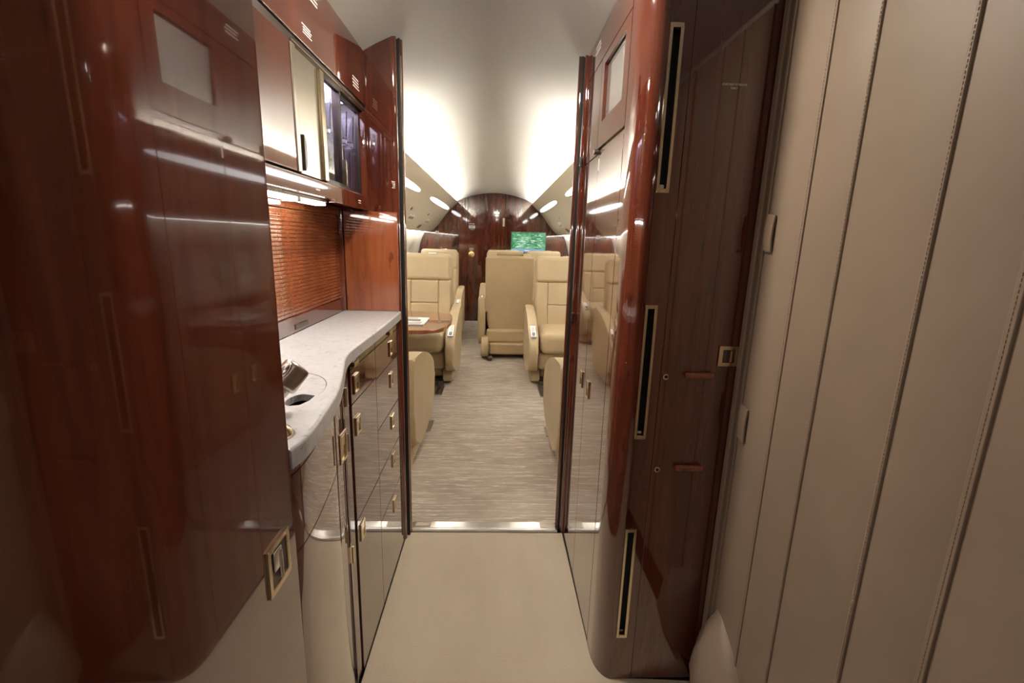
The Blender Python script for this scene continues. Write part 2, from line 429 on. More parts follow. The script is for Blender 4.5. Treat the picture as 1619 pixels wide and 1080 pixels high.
# overhead panels with reading lights, vents, and cove lamps behind their top edge
def overhead(sgn, label):
    root = thing('overhead_panel', label, 'panel', (CX+sgn*.75, 4.5, 1.35))
    ex = .545; ez = 1.772
    prof = [(ex, ez), (ex+.05, ez-.05), (.70, 1.62), (.79, 1.50), (.86, 1.415), (.91, 1.37), (.955, 1.338), (1.02, 1.33)]
    def P(i_t):
        i = min(int(i_t), len(prof)-2); t_ = i_t-i
        return Vector((prof[i][0]*(1-t_)+prof[i+1][0]*t_, prof[i][1]*(1-t_)+prof[i+1][1]*t_))
    pp = smoothpath([(p[0], p[1], 0) for p in prof], 3)
    pts = [(CX+sgn*p.x, p.y) for p in pp] + [(CX+sgn*1.02, 1.35), (CX+sgn*.93, 1.40), (CX+sgn*.80, 1.535), (CX+sgn*.69, 1.655), (CX+sgn*.62, 1.722), (CX+sgn*(ex+.012), ez+.002)]
    bm = nb(); prism(bm, pts, 'y', 1.845, Y_BULK-.003); obj('panel', bm, 'panel_cream', root, True, 30)
    # seam line between valance and lower panel
    def on(s_, y, out=0):    # point on sloped face, s in 0..1 from top edge to lower edge
        L = [0]
        for a, b_ in zip(pp[:-1], pp[1:]): L.append(L[-1] + (b_-a).length)
        d = s_*L[-1]
        for i in range(len(pp)-1):
            if d <= L[i+1] or i == len(pp)-2:
                t_ = (d-L[i])/(L[i+1]-L[i]); p = pp[i].lerp(pp[i+1], t_); q = (pp[i+1]-pp[i]).normalized()
                nrm = Vector((-q.y, q.x)) if q.x*1 > 0 else Vector((-q.y, q.x))
                nrm = Vector((q.y, -q.x))
                if nrm.y > 0: nrm = -nrm
                p2 = Vector((p.x, p.y)) + nrm*out
                return Vector((CX+sgn*p2.x, y, p2.y))
    def ellipse_slab(name, mat, s0, hw, y0, y1, o0, o1, power=2.0, par=None, seg=36):
        bm = nb(); Lq = .73; rings = []
        for o_ in (o0, o1):
            ring = []
            for k in range(seg):
                a = 2*PI*k/seg; e_ = 2/power
                ca = math.copysign(abs(math.cos(a))**e_, math.cos(a)); sa = math.copysign(abs(math.sin(a))**e_, math.sin(a))
                ring.append(bm.verts.new(on(s0 + sa*hw/Lq, (y0+y1)/2 + ca*(y1-y0)/2, o_)))
            rings.append(ring)
        bm.faces.new(rings[0]); bm.faces.new(rings[1][::-1])
        for k in range(seg): bm.faces.new((rings[0][k], rings[0][(k+1)%seg], rings[1][(k+1)%seg], rings[1][k]))
        return obj(name, bm, mat, par or root)
    for (a, b_) in ((2.65, 4.42), (5.12, 6.95)):
        fr_ = ellipse_slab('light_bezel', 'panel_cream', .245, .040, a-.03, b_+.03, -.004, .003, 2.6)
        tag(ellipse_slab('light_lens', 'read_glow', .245, .031, a, b_, .0005, .005, 2.6, fr_), 'long glowing white lens')
    # gasper vents, speaker grille, call panel
    for yc in (3.25, 4.9, 6.0):
        pl = ellipse_slab('service_plate', 'white_plastic', .66, .045, yc-.14, yc+.14, -.002, .004, 6)
        for k in (-1, 0, 1): ellipse_slab('gasper_vent', 'brushed_steel', .66, .016, yc+k*.085-.022, yc+k*.085+.022, .003, .013, 2, pl, 14)
        for k in range(4):
            ellipse_slab('vent_slot', 'black', .80+.0*k, .035, yc-.26+.05*k, yc-.245+.05*k, -.002, .002, 5, root, 12)
        ellipse_slab('reading_lamp', 'chrome', .52, .018, yc-.30, yc-.25, -.002, .006, 2, root, 16)
    # cove lamp: a luminous strip lying on the back of the panel
    cv = thing('cove_light', 'glowing cove light strip behind the %s overhead panel edge' % ('left' if sgn < 0 else 'right'), 'light', (CX+sgn*.66, 4.5, 1.70))
    obj('lens', bx(*(sorted((CX+sgn*.625, CX+sgn*.66))), 1.95, 7.12, 1.731, 1.736), 'cove_glow', cv)
    obj('channel', bx(*(sorted((CX+sgn*.622, CX+sgn*.663))), 1.94, 7.13, 1.7235, 1.7305), 'white_plastic', cv)
    ws = thing('wash_light', 'thin wash light under the lower edge of the %s overhead panel' % ('left' if sgn < 0 else 'right'), 'light', (CX+sgn*.99, 4.5, 1.325))
    obj('lens', bx(*(sorted((CX+sgn*.975, CX+sgn*.995))), 1.95, 7.12, 1.324, 1.327), 'wash_glow', ws)
    obj('channel', bx(*(sorted((CX+sgn*.968, CX+sgn*1.002))), 1.94, 7.13, 1.3275, 1.3295), 'white_plastic', ws)
    return root
overhead(-1, 'cream overhead service panel with long lights above the seats with the table')
overhead(1, 'cream overhead service panel with long lights above the seats by the monitor')

# forward bulkhead of wood with its door
wf = struct(thing('wall_front', 'glossy wooden bulkhead with arched top closing the cabin', 'wall', (CX, Y_BULK, 0)))
def pw(t, tab):
    for (a, za), (c_, zc_) in zip(tab[:-1], tab[1:]):
        if t <= c_: return za + (zc_-za)*(t-a)/(c_-a)
    return tab[-1][1]
def bulk_piece(x0, x1, yy, th, ztop=None, z0=0.0, name='panel', inset=0.0):
    n = 14; top = []
    for k in range(n+1):
        x = x0 + (x1-x0)*k/n; d = abs(x-CX)
        if d < .58: zt = ceil_z(x, Y_BULK)-.003
        elif d < .93: zt = 1.76 - (d-.58)*1.17
        else: zt = pw(d, ((.93,1.35), (1.03,1.335), (1.10,1.19), (1.145,.98)))
        top.append((x, zt-inset))
    low = []
    for k in range(n+1):
        x = x1 + (x0-x1)*k/n; d = abs(x-CX)
        low.append((x, z0 if d < .93 else pw(d, ((.93,z0), (1.04,.2), (1.11,.45), (1.145,.75)))))
    bm = nb(); A, B, f = prism(bm, top+low, 'y', yy, yy+th); bevel_caps(bm, A, [], .004, 2)
    return bm
obj('light_stop_sheet', bx(CX-.9, CX+.9, Y_BULK+.045, Y_BULK+.06, -.03, 1.95), 'black', wf)  # added unseen black sheet, blocks world light leaking through the door gaps
obj('side_panel', bulk_piece(CX-1.145, -.485, Y_BULK, .03), 'wood', wf)
obj('side_panel', bulk_piece(.155, CX+1.145, Y_BULK, .03), 'wood', wf)
for x0 in (-.483, .118): tag(obj('door_post', bulk_piece(x0, x0+.035, Y_BULK-.012, .04), 'wood', wf), 'upright wooden post beside the door')
d1 = struct(thing('door_1', 'glossy wooden cabin door with round brass lock in the bulkhead', 'door', (-.165, Y_BULK, 0)))
obj('leaf', bulk_piece(-.445, .116, Y_BULK+.004, .03, z0=.012), 'wood', d1)
kn = lathe(nb(), [(.0,-.030),(.012,-.032),(.016,-.022),(.026,-.020),(.045,-.016),(.048,-.008),(.048,.0)], 24, (-.385, Y_BULK+.004, 1.02), 'y')
tag(obj('lock_rose', kn, 'brass', d1, True), 'round brass lock')
placard(d1, 'y', Y_BULK+.004, -.42, -.35, 1.075, 1.115, 3)
pl = obj('sign_plate', bx(-.43, -.335, Y_BULK+.000, Y_BULK+.0038, 1.40, 1.44), 'white_print', d1)
placard(pl, 'y', Y_BULK+.000, -.42, -.345, 1.41, 1.435, 1, 'black', 'sign_text')
placard(d1, 'y', Y_BULK+.004, -.43, -.34, 1.455, 1.475, 1)
placard(d1, 'y', Y_BULK+.004, -.41, -.34, 1.375, 1.392, 1)
obj('key_plate', bx(.075, .105, Y_BULK-.004, Y_BULK+.0038, 1.44, 1.56, bev=.002), 'brushed_steel', d1)
pl = obj('switch_plate', bx(-.925, -.875, Y_BULK-.004, Y_BULK-.0003, 1.30, 1.35), 'white_print', wf)
placard(pl, 'y', Y_BULK-.004, -.912, -.888, 1.308, 1.342, 2, 'black', 'switch_mark')

# ------------------------------------------------------------------ galley partition (doorway)
def part_piece(x0, x1, y0, y1, side, mat, name, root, nose):
    """partition slab; the aisle edge (side=+1: edge at x1, -1: edge at x0) is a full bullnose"""
    r = (y1-y0)/2; yc = (y0+y1)/2
    n = 10; cols = []
    pts = []
    if side > 0:
        pts = [(x0, y0), (x1-r, y0)] + [(x1-r + r*math.sin(PI*k/n), yc - r*math.cos(PI*k/n)) for k in range(1, n)] + [(x1-r, y1), (x0, y1)]
    else:
        pts = [(x1, y0), (x0+r, y0)] + [(x0+r - r*math.sin(PI*k/n), yc - r*math.cos(PI*k/n)) for k in range(1, n)] + [(x0+r, y1), (x1, y1)]
    # subdivide in x to follow the ceiling
    bm = nb()
    A, B, fs = prism(bm, pts, 'z', 0.0, 1.0)
    mn, mxx = min(p[0] for p in pts), max(p[0] for p in pts)
    geom = bm.verts[:]+bm.edges[:]+bm.faces[:]
    for k in range(1, 12):
        x = mn + (mxx-mn)*k/12
        bmesh.ops.bisect_plane(bm, geom=bm.verts[:]+bm.edges[:]+bm.faces[:], plane_co=(x,0,0), plane_no=(1,0,0))
    for v in bm.verts:
        if v.co.z > .5:
            d = abs(v.co.x-CX); v.co.z = ceil_z(v.co.x, 1.8)-.003 if d < .60 else 1.70 - (d-.6)*1.05
    return obj(name, bm, mat, root, True, 35)
wl = struct(thing('wall_galley_left', 'glossy wooden partition beside the white worktop at the doorway', 'wall', (-.7, 1.79, 0)))
part_piece(-1.15, -.357, 1.760, 1.790, 1, 'wood', 'panel', wl, .015)
part_piece(-1.15, -.348, 1.7915, 1.798, 1, 'black', 'slot', wl, .01)
part_piece(-1.15, -.343, 1.800, 1.834, 1, 'wood', 'jamb', wl, .015)
obj('edge_strip', bx(-.3585, -.3455, 1.7985, 1.7998, .02, 1.86), 'gold', wl)
wr = struct(thing('wall_galley_right', 'glossy wooden partition beside the wardrobe at the doorway', 'wall', (.7, 1.8, 0)))
part_piece(.300, 1.08, 1.817, 1.842, -1, 'wood', 'panel', wr, .015)
part_piece(.2915, 1.08, 1.8432, 1.850, -1, 'black', 'slot', wr, .01)
part_piece(.283, 1.08, 1.852, 1.876, -1, 'wood', 'jamb', wr, .015)
for z in (1.52, .94): obj('hinge', bx(.2965, .3065, 1.8095, 1.8165, z, z+.035, bev=.002), 'dark_metal', wr)
text_mesh('sticker', 'half', .018, 'white_print', wl, Matrix.Translation((-.374, 1.7594, 1.43)) @ Matrix.Rotation(PI/2, 4, 'Z').__class__.Identity(4) @ Matrix.Rotation(PI/2, 4, 'X') @ Matrix.Rotation(PI/2, 4, 'Z'))

# ------------------------------------------------------------------ flush pulls
def flush_pull(name, parent, x, yc, zc, w_, h_, sgn=1, mat='gold'):
    """framed rectangular pull on a face with normal along sgn*x"""
    t = min(w_, h_)*.16; d = sgn*.004; bm = nb()
    x0 = x + sgn*.0004
    plate_holes(bm, 'x', x0, d, yc-w_/2, yc+w_/2, zc-h_/2, zc+h_/2, [(yc-w_/2+t, yc+w_/2-t, zc-h_/2+t, zc+h_/2-t)])
    bmesh.ops.bevel(bm, geom=[e for e in bm.edges if e.calc_length() > .003], offset=.0007, segments=1, affect='EDGES')
    a, b_ = sorted((x0, x0+sgn*.0012)); box(bm, a, b_, yc-w_/2+t, yc+w_/2-t, zc-h_/2+t, zc+h_/2-t)
    a, b_ = sorted((x0+sgn*.0012, x0+sgn*.0032)); box(bm, a, b_, yc-w_/2+t*1.4, yc+w_/2-t*1.4, zc+h_*.02, zc+h_/2-t*1.2, bev=.0006, seg=1)
    return obj(name, bm, mat, parent)

# ------------------------------------------------------------------ left: tall closet
tc_ = thing('tall_closet', 'tall mirror-polished dark wood closet next to the worktop', 'cabinet', (-.5, .1, 0))
TXF = -.265
obj('body', bx(-.60, TXF-.022, Y_BACK+.02, .566, 0, 1.80), 'dark_metal', tc_)
dr = obj('door', bx(TXF-.020, TXF, -.62, .572, .012, 1.86, bev=.003), 'wood', tc_, True)
obj('panel', bx(TXF-.020, TXF, Y_BACK+.02, -.624, .012, 1.86, bev=.003), 'wood', tc_, True)
bm = nb(); yc, zc = .518, .85
ring_rect(bm, 'x', TXF+.0002, .003, .490, .546, .818, .882, .0075)
bmesh.ops.bevel(bm, geom=[e for e in bm.edges if e.calc_length() > .006], offset=.0008, segments=2, affect='EDGES')
hp = tag(obj('flush_handle', bm, 'gold', dr), 'square chrome flush handle')
# cup and thumb latch of the handle
bm = nb(); plate_holes(bm, 'x', TXF+.0004, .0012, .4975, .5385, .8255, .8745, [])
tag(obj('cup', bm, 'dark_metal', dr), 'dark recess of the handle')
bm = nb(); cyl(bm, (TXF+.003, .519, .830), (TXF+.003, .519, .868), .003, 14); box(bm, TXF+.0015, TXF+.004, .503, .523, .846, .872, bev=.001)
tag(obj('latch', bm, 'chrome', dr, True), 'chrome thumb latch')

# ------------------------------------------------------------------ left: worktop
edge = [(-.357,1.757),(-.353,1.55),(-.352,1.35),(-.353,1.15),(-.344,1.06),(-.316,.955),(-.284,.825),(-.266,.70),(-.260,.62),(-.2645,.577)]
ep = smoothpath([(a, b_, 0) for a, b_ in edge], 6)
wt = thing('worktop', 'white speckled stone worktop with S-curved front edge', 'worktop', (-.44, 1.2, .945))
CT = .975
def ellipse(cx, cy, rx, ry, n=40): return [(cx+rx*math.cos(2*PI*k/n), cy+ry*math.sin(2*PI*k/n)) for k in range(n)]
SINK = (-.405, .80, .098, .128)
def fill_with_holes(bm, loops, z):
    es = []
    for lp in loops:
        vs_ = [bm.verts.new((p[0], p[1], z)) for p in lp]
        for i in range(len(vs_)): es.append(bm.edges.new((vs_[i], vs_[(i+1) % len(vs_)])))
    return bmesh.ops.triangle_fill(bm, edges=es, use_beauty=True)
bm = nb(); outer = [(p.x, p.y) for p in ep] + [(-.565,.577), (-.565,1.757)]
fill_with_holes(bm, [outer, ellipse(*SINK)], CT)
r_ = bmesh.ops.extrude_face_region(bm, geom=bm.faces[:])
for v in r_['geom']:
    if isinstance(v, bmesh.types.BMVert): v.co.z -= .030
top_edges = [e for e in bm.edges if all(abs(v.co.z-CT) < 1e-6 for v in e.verts) and any(abs(f.normal.z) < .5 for f in e.link_faces) and len(e.link_faces) == 2]
bmesh.ops.recalc_face_normals(bm, faces=bm.faces)
top_edges = [e for e in bm.edges if all(abs(v.co.z-CT) < 1e-6 for v in e.verts) and any(abs(f.normal.z) < .5 for f in e.link_faces) and all(v.co.x > -.56 for v in e.verts)
             and not all(abs(((v.co.x-SINK[0])/SINK[2])**2+((v.co.y-SINK[1])/SINK[3])**2-1) < .05 for v in e.verts)]
bmesh.ops.bevel(bm, geom=top_edges, offset=.006, segments=3, profile=.5, affect='EDGES')
obj('slab', bm, 'stone', wt, True, 50)
# sink cover with finger hole
dhole = [(-.335+.016*math.cos(a), .765+.030*math.sin(a)) for a in [PI*.5+PI*k/10 for k in range(11)]] + [(-.313, .742), (-.313, .788)]
bm = nb(); fill_with_holes(bm, [ellipse(SINK[0], SINK[1], SINK[2]-.0012, SINK[3]-.0012), dhole], CT-.0008)
r_ = bmesh.ops.extrude_face_region(bm, geom=bm.faces[:])
for v in r_['geom']:
    if isinstance(v, bmesh.types.BMVert): v.co.z -= .012
sc_ = obj('sink_cover', bm, 'stone', None)
tag(sc_, 'white stone sink cover with finger hole set flush in the worktop', 'sink cover')

# faucet
fa = thing('faucet', 'thick brushed steel faucet with oval button above the sink', 'faucet', (-.362, .664, CT))
obj('base', cyl(nb(), (-.362,.664,CT), (-.362,.664,CT+.010), .022, 24, bev=.003), 'brushed_steel', fa, True)
obj('neck', cyl(nb(), (-.362,.664,CT+.006), (-.328,.702,1.021), .0155, 24, .0165), 'brushed_steel', fa, True)
a_ = Vector((-.328,.702,1.021)); ax = Vector((.50,.46,.66)).normalized()
bm = cyl(nb(), a_ - ax*.004, a_ + ax*.038, .0225, 28, .0205, bev=.006); hd = obj('spout_head', bm, 'brushed_steel', fa, True)
bm = nb(); lathe(bm, [(.0,.0006),(.010,.0022),(.0135,.0022),(.0145,0),(.0145,-.003)], 28)
side = Vector((-.05,-.80,.55)); side = (side - ax*side.dot(ax)).normalized()
q = side.to_track_quat('Z', 'Y').to_matrix().to_4x4()
bmesh.ops.scale(bm, vec=(.5, 1.0, 1), verts=bm.verts)
loc_ = a_ + ax*.018 + side*.0215
# long axis of the oval along the head axis
yv = ax; zv = side; xv = yv.cross(zv)
Mx = Matrix((( xv.x, yv.x, zv.x, loc_.x), (xv.y, yv.y, zv.y, loc_.y), (xv.z, yv.z, zv.z, loc_.z), (0,0,0,1)))
bmesh.ops.transform(bm, matrix=Mx, verts=bm.verts)
tag(obj('oval_button', bm, 'chrome', fa, True), 'oval chrome button')
so = thing('soap_dispenser', 'small rounded metal soap dispenser on the worktop near the closet', 'dispenser', (-.302, .615, CT))
bm = lathe(nb(), [(.0225,0),(.0225,.003),(.020,.010),(.013,.016),(.004,.0185)], 24, (-.302,.615,CT)); obj('dome', bm, 'gold', so, True)
obj('collar', lathe(nb(), [(.0225,0),(.025,0),(.025,.002),(.0226,.0025)], 24, (-.302,.615,CT)), 'brushed_steel', so, True)

# ------------------------------------------------------------------ left: base cabinets
DX = -.366                       # face of the drawers
def drawer_unit(label, y0, y1, rows, name='drawer_unit'):
    root = thing(name, label, 'cabinet', (-.5, (y0+y1)/2, 0))
    obj('carcass', bx(-.60, DX-.022, y0+.001, y1-.001, .0, .943), 'dark_metal', root)
    for (kind, z0, z1, hz) in rows:
        o = obj(kind, bx(DX-.020, DX, y0+.0012, y1-.0012, z0+.0012, z1-.0012, bev=.0014, seg=2), 'wood', root, True)
        yc = 1.192 if y0 < 1.2 else 1.598
        if kind == 'pull_out_shelf':
            bm = bx(DX, DX+.008, yc-.028, yc+.012, hz-.007, hz+.007, bev=.002); obj('knob', bm, 'gold', o, True)
        else: flush_pull('handle', o, DX, yc, hz, .040, .052)
    return root
drawer_unit('polished wood drawer unit of two stacked fronts under the middle of the worktop', 1.150, 1.397, [('pull_out_shelf', .915, .940, .926), ('drawer', .822, .915, .869), ('drawer', .487, .822, .753), ('lower_door', .002, .487, .436)])
drawer_unit('polished wood drawer unit of four narrow drawers against the partition', 1.397, 1.757, [('pull_out_shelf', .915, .940, .926), ('drawer', .815, .915, .868), ('drawer', .645, .815, .755), ('drawer', .491, .645, .599), ('drawer', .320, .491, .451), ('drawer', .002, .320, .267)])
sk = thing('sink_cabinet', 'curved polished wood cabinet bulging under the sink', 'cabinet', (-.45, .85, 0))
cp = [Vector((min(p.x, -.258)-.013, p.y, 0)) for p in ep if p.y <= 1.075][::1]
cp = [p for p in cp if p.y >= .58]
body = [(p.x-.024, p.y) for p in cp] + [(-.60, .580), (-.60, cp[0].y)]
bm = nb(); prism(bm, body, 'z', 0, .892); obj('carcass', bm, 'dark_metal', sk)
# sink bowl below the cover
bm = nb(); 
rings = []
for (s_, z) in ((.985, .9435), (.97, .925), (.85, .905), (.5, .90)):
    rings.append([bm.verts.new((p[0], p[1], z)) for p in ellipse(SINK[0], SINK[1], SINK[2]*s_, SINK[3]*s_, 28)])
for a, b_ in zip(rings[:-1], rings[1:]):
    for k in range(28): bm.faces.new((a[k], a[(k+1)%28], b_[(k+1)%28], b_[k]))
bm.faces.new(rings[-1]); tag(obj('sink_bowl', bm, 'dark_metal', sk, True), 'steel sink bowl under the cover')
tp = obj('apron', (lambda b: (path_wall(b, cp, .927, .943, -.018), b)[1])(nb()), 'wood', sk, True, 50)
fr_ = [p for p in cp if p.y <= 1.02]
d_ = nb(); path_wall(d_, fr_, .8085, .925, -.02, .0015); tilt = obj('tilt_front', d_, 'wood', sk, True, 50)
flush_pull('handle', tilt, -.2965, .86, .845, .040, .062)
d_ = nb(); path_wall(d_, fr_, .002, .806, -.02, .0015); cdoor = obj('curved_door', d_, 'wood', sk, True, 50)
rest = [p for p in cp if p.y >= 1.025] 
d_ = nb(); path_wall(d_, rest+[Vector((rest[-1].x, rest[-1].y, 0))][:0], .012, .925, -.02, .001); obj('hinge_post', d_, 'wood', sk, True, 50)
st_ = obj('corner_post', bx(-.395, -.370, 1.0795, 1.1475, .002, .943, bev=.003), 'wood', sk, True)
for z in (.86, .74, .42): obj('hinge', (lambda b: cyl(b, (-.3665, 1.105, z-.024), (-.3665, 1.105, z+.024), .0045, 12))(nb()), 'gold', st_, True)

# ------------------------------------------------------------------ left: tambour backsplash
tb = thing('tambour_cabinet', 'wood tambour shutter of thin slats, lamplight in their orange colour, behind the worktop', 'shutter', (-.6, 1.2, CT))
obj('carcass', bx(-.62, -.5735, .60, 1.735, 1.023, 1.316), 'inlay', tb)
obj('bottom_rail', bx(-.585, -.5655, .60, 1.735, CT+.001, 1.022, bev=.002), 'wood', tb, True)
obj('finger_pull', bx(-.5655, -.563, 1.315, 1.405, .984, .999, bev=.001), 'dark_metal', tb)
nsl = 27; h = (1.315-1.024)/nsl
slm = None
for k in range(nsl):
    z0 = 1.024 + k*h
    if slm is None:
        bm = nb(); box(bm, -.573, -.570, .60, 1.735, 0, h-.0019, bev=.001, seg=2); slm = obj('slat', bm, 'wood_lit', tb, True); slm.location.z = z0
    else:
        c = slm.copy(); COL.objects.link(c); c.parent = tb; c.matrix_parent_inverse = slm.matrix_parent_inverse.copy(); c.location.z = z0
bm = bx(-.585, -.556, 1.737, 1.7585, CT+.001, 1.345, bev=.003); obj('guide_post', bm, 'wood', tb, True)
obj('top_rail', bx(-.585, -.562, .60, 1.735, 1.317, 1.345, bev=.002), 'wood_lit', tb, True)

# side panel standing on the worktop against the partition
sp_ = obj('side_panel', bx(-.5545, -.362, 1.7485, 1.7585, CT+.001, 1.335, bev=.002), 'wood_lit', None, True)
tag(sp_, 'polished wood side panel with lamplight in its colour between worktop and upper cabinet', 'panel')

# ------------------------------------------------------------------ left: upper cabinet
UX = -.46
uc = thing('upper_cabinet', 'long polished upper cabinet with sliding and glass doors above the worktop', 'cabinet', (-.6, 1.2, 1.345))
obj('fascia', bx(UX-.03, UX, .60, 1.757, 1.684, 1.853, bev=.002), 'wood', uc, True)
obj('rail', bx(UX-.03, UX-.006, .60, 1.757, 1.662, 1.683), 'dark_metal', uc)
for yy, xx in ((1.1,0), ): obj('rail_track', bx(UX-.012, UX-.003, 1.16, 1.757, 1.668, 1.672), 'gold', uc)
obj('back', bx(-.745, -.735, .60, 1.757, 1.345, 1.683), 'chrome', uc)
obj('top', bx(-.745, UX-.03, .60, 1.757, 1.6845, 1.70), 'white_plastic', uc)
obj('shelf', bx(-.734, UX-.032, .60, 1.757, 1.362, 1.380), 'wood', uc)
obj('liner', bx(-.734, UX-.032, 1.750, 1.757, 1.381, 1.683), 'grey_print', uc)
obj('glass_shelf', bx(-.73, UX-.034, 1.34, 1.749, 1.532, 1.538), 'glass', uc)
obj('divider', bx(-.734, UX-.035, 1.325, 1.335, 1.381, 1.683), 'champagne', uc)
v1 = obj('valance', bx(UX-.02, UX+.004, .60, 1.388, 1.345, 1.385, bev=.003), 'wood', uc, True)
v2 = obj('valance', bx(UX-.02, UX+.002, 1.390, 1.757, 1.338, 1.385, bev=.003), 'wood', uc, True)
placard(v1, 'x', UX+.004, 1.235, 1.265, 1.356, 1.372, 2, out=.0006)
placard(v2, 'x', UX+.002, 1.61, 1.64, 1.352, 1.366, 2, out=.0006)
dA = obj('door', bx(UX-.02, UX+.002, .60, 1.138, 1.389, 1.660, bev=.003), 'wood', uc, True)
obj('edge_post', bx(UX-.02, UX+.004, 1.140, 1.166, 1.389, 1.660, bev=.004), 'champagne', uc, True)
dB = obj('sliding_door', bx(UX-.018, UX-.004, 1.168, 1.310, 1.389, 1.660, bev=.002), 'champagne', uc, True)
def half_moon(parent, y, z0, z1, mat, d=.014):
    bm = nb(); pts = []
    for k in range(13):
        a = PI*k/12; pts.append((y + d*math.sin(a)*1.0, (z0+z1)/2 - (z1-z0)/2*math.cos(a)))
    prism(bm, pts, 'x', UX-.004, UX+.008); obj('handle', bm, mat, parent, True)
half_moon(dB, 1.172, 1.395, 1.475, 'dark_metal')
def glass_door(y0, y1, xo, hy):
    d = obj('glass_door', plate_holes(nb(), 'x', UX+xo, -.012, y0, y1, 1.387, 1.661, [(y0+.012, y1-.010, 1.399, 1.651)]), 'dark_metal', uc)
    obj('pane', bx(UX+xo-.008, UX+xo-.005, y0+.012, y1-.010, 1.399, 1.651), 'glass', d)
    if hy: half_moon(d, hy, 1.392, 1.468, 'gold', .010)
    return d
obj('door_post', bx(UX-.02, UX+.004, 1.312, 1.340, 1.389, 1.660, bev=.003), 'gold', uc, True)
glass_door(1.342, 1.492, -.004, 1.478); glass_door(1.490, 1.725, -.018, None)
obj('end_post', bx(UX-.03, UX+.001, 1.727, 1.757, 1.386, 1.661, bev=.003), 'wood', uc, True)
for (a, b_, z0, z1, r_n) in ((1.27, 1.33, 1.795, 1.838, 5), (1.22, 1.28, 1.705, 1.728, 4), (1.60, 1.68, 1.705, 1.74, 4)):
    placard(uc, 'x', UX, a, b_, z0, z1, r_n, out=.0006)
# lamp inside the glass compartment and glasses
il = obj('cabinet_light', bx(-.70, -.50, 1.36, 1.70, 1.676, 1.6825), 'glass_glow', None); tag(il, 'small lilac lamp in the glass compartment of the upper cabinet', 'light')
def tumbler(bm, r, h_):
    prof = [(r*.82,0),(r*.86,h_*.1),(r,h_),(r*.93,h_),(r*.80,h_*.16),(r*.01,h_*.14)]
    lathe(bm, prof, 16)
proto = None; cnt = 0
for (r, h_, spots, lab) in ((.031, .095, [(-.517,1.55),(-.517,1.62),(-.517,1.69),(-.59,1.585),(-.59,1.655),(-.517,1.40),(-.517,1.47)], 'cut-glass tumbler on the raised glass shelf inside the upper cabinet'),
(.030, .085, [(-.515,1.385),(-.515,1.455),(-.585,1.42),(-.585,1.49)], 'short cut-glass tumbler on the cabinet floor behind the sliding glass pane'),
                       (.026, .135, [(-.515,1.525),(-.515,1.585),(-.515,1.645),(-.515,1.705),(-.575,1.555),(-.575,1.615),(-.575,1.675)], 'tall crystal glass on the cabinet floor behind the fixed glass pane')):
    proto = None
    for (x, y) in spots:
        if proto is None:
            bm = nb(); tumbler(bm, r, h_); proto = obj('drinking_glass', bm, 'crystal', None, True); o = proto
        else: o = proto.copy(); COL.objects.link(o)
        o.location = (x, y, 1.5385 if r == .031 else 1.3805); tag(o, lab, 'glass', 'glasses in the upper cabinet')
# lamp under the upper cabinet
ul = thing('strip_light', 'bright strip light under the upper cabinet above the worktop', 'light', (-.44, 1.1, 1.335))
obj('housing', bx(UX-.075, UX-.022, .62, 1.386, 1.337, 1.3445), 'brushed_steel', ul)
obj('lens', bx(UX-.055, UX-.024, .64, 1.380, 1.329, 1.3365, bev=.002), 'strip_glow', ul)
obj('clip', bx(UX-.060, UX-.022, 1.185, 1.205, 1.326, 1.3368), 'chrome', ul)

# ------------------------------------------------------------------ right: wardrobe
RX = .313; FY = 1.115
wd = thing('wardrobe', 'tall polished wood wardrobe with rounded corner and slotted front panel', 'wardrobe', (.6, 1.4, 0))
obj('carcass', bx(RX+.09, .98, FY+.10, 1.81, 0, 1.72), 'dark_metal', wd)
# rounded corner post
arc = [(RX, 1.247), (RX, 1.205)] + [(RX+.047*(1-math.cos(PI/2*k/10)), 1.205-.090*math.sin(PI/2*k/10)) for k in range(1, 10)] + [(RX+.0475, FY)]
arc += [(RX+.0475, FY+.02), (RX+.07, FY+.03), (RX+.02, 1.247)]
bm = nb(); prism(bm, arc, 'z', .0, 1.90)
obj('corner_post', bm, 'wood', wd, True, 35)
# front panel with three slots
slots = [(1.368, 1.712), (.759, 1.101), (.150, .491)]
SX0, SX1 = .3645, .3905
bm = plate_holes(nb(), 'y', FY, .02, RX+.048, .4155, 0.004, 1.865, [(SX0, SX1, a, b_) for a, b_ in slots])
obj('slotted_panel', bm, 'wood', wd)
for a, b_ in slots:
    t = .0048
    bm = plate_holes(nb(), 'y', FY-.0035, .0034, SX0-.002, SX1+.002, a-.003, b_+.003, [(SX0+t, SX1-t, a+t*1.3, b_-t*1.3)])
    bmesh.ops.bevel(bm, geom=[e for e in bm.edges if e.calc_length() > .004], offset=.0007, segments=1, affect='EDGES')
    fo = tag(obj('slot_frame', bm, 'gold', wd), 'gold frame of an upright slot')
    obj('slot_channel', bx(SX0-.001, SX1+.001, FY+.0205, FY+.055, a, b_), 'black', fo)
    obj('slot_catch', bx(SX0+.006, SX1-.006, FY+.006, FY+.02, a+.002, a+.016, bev=.002), 'chrome', fo)
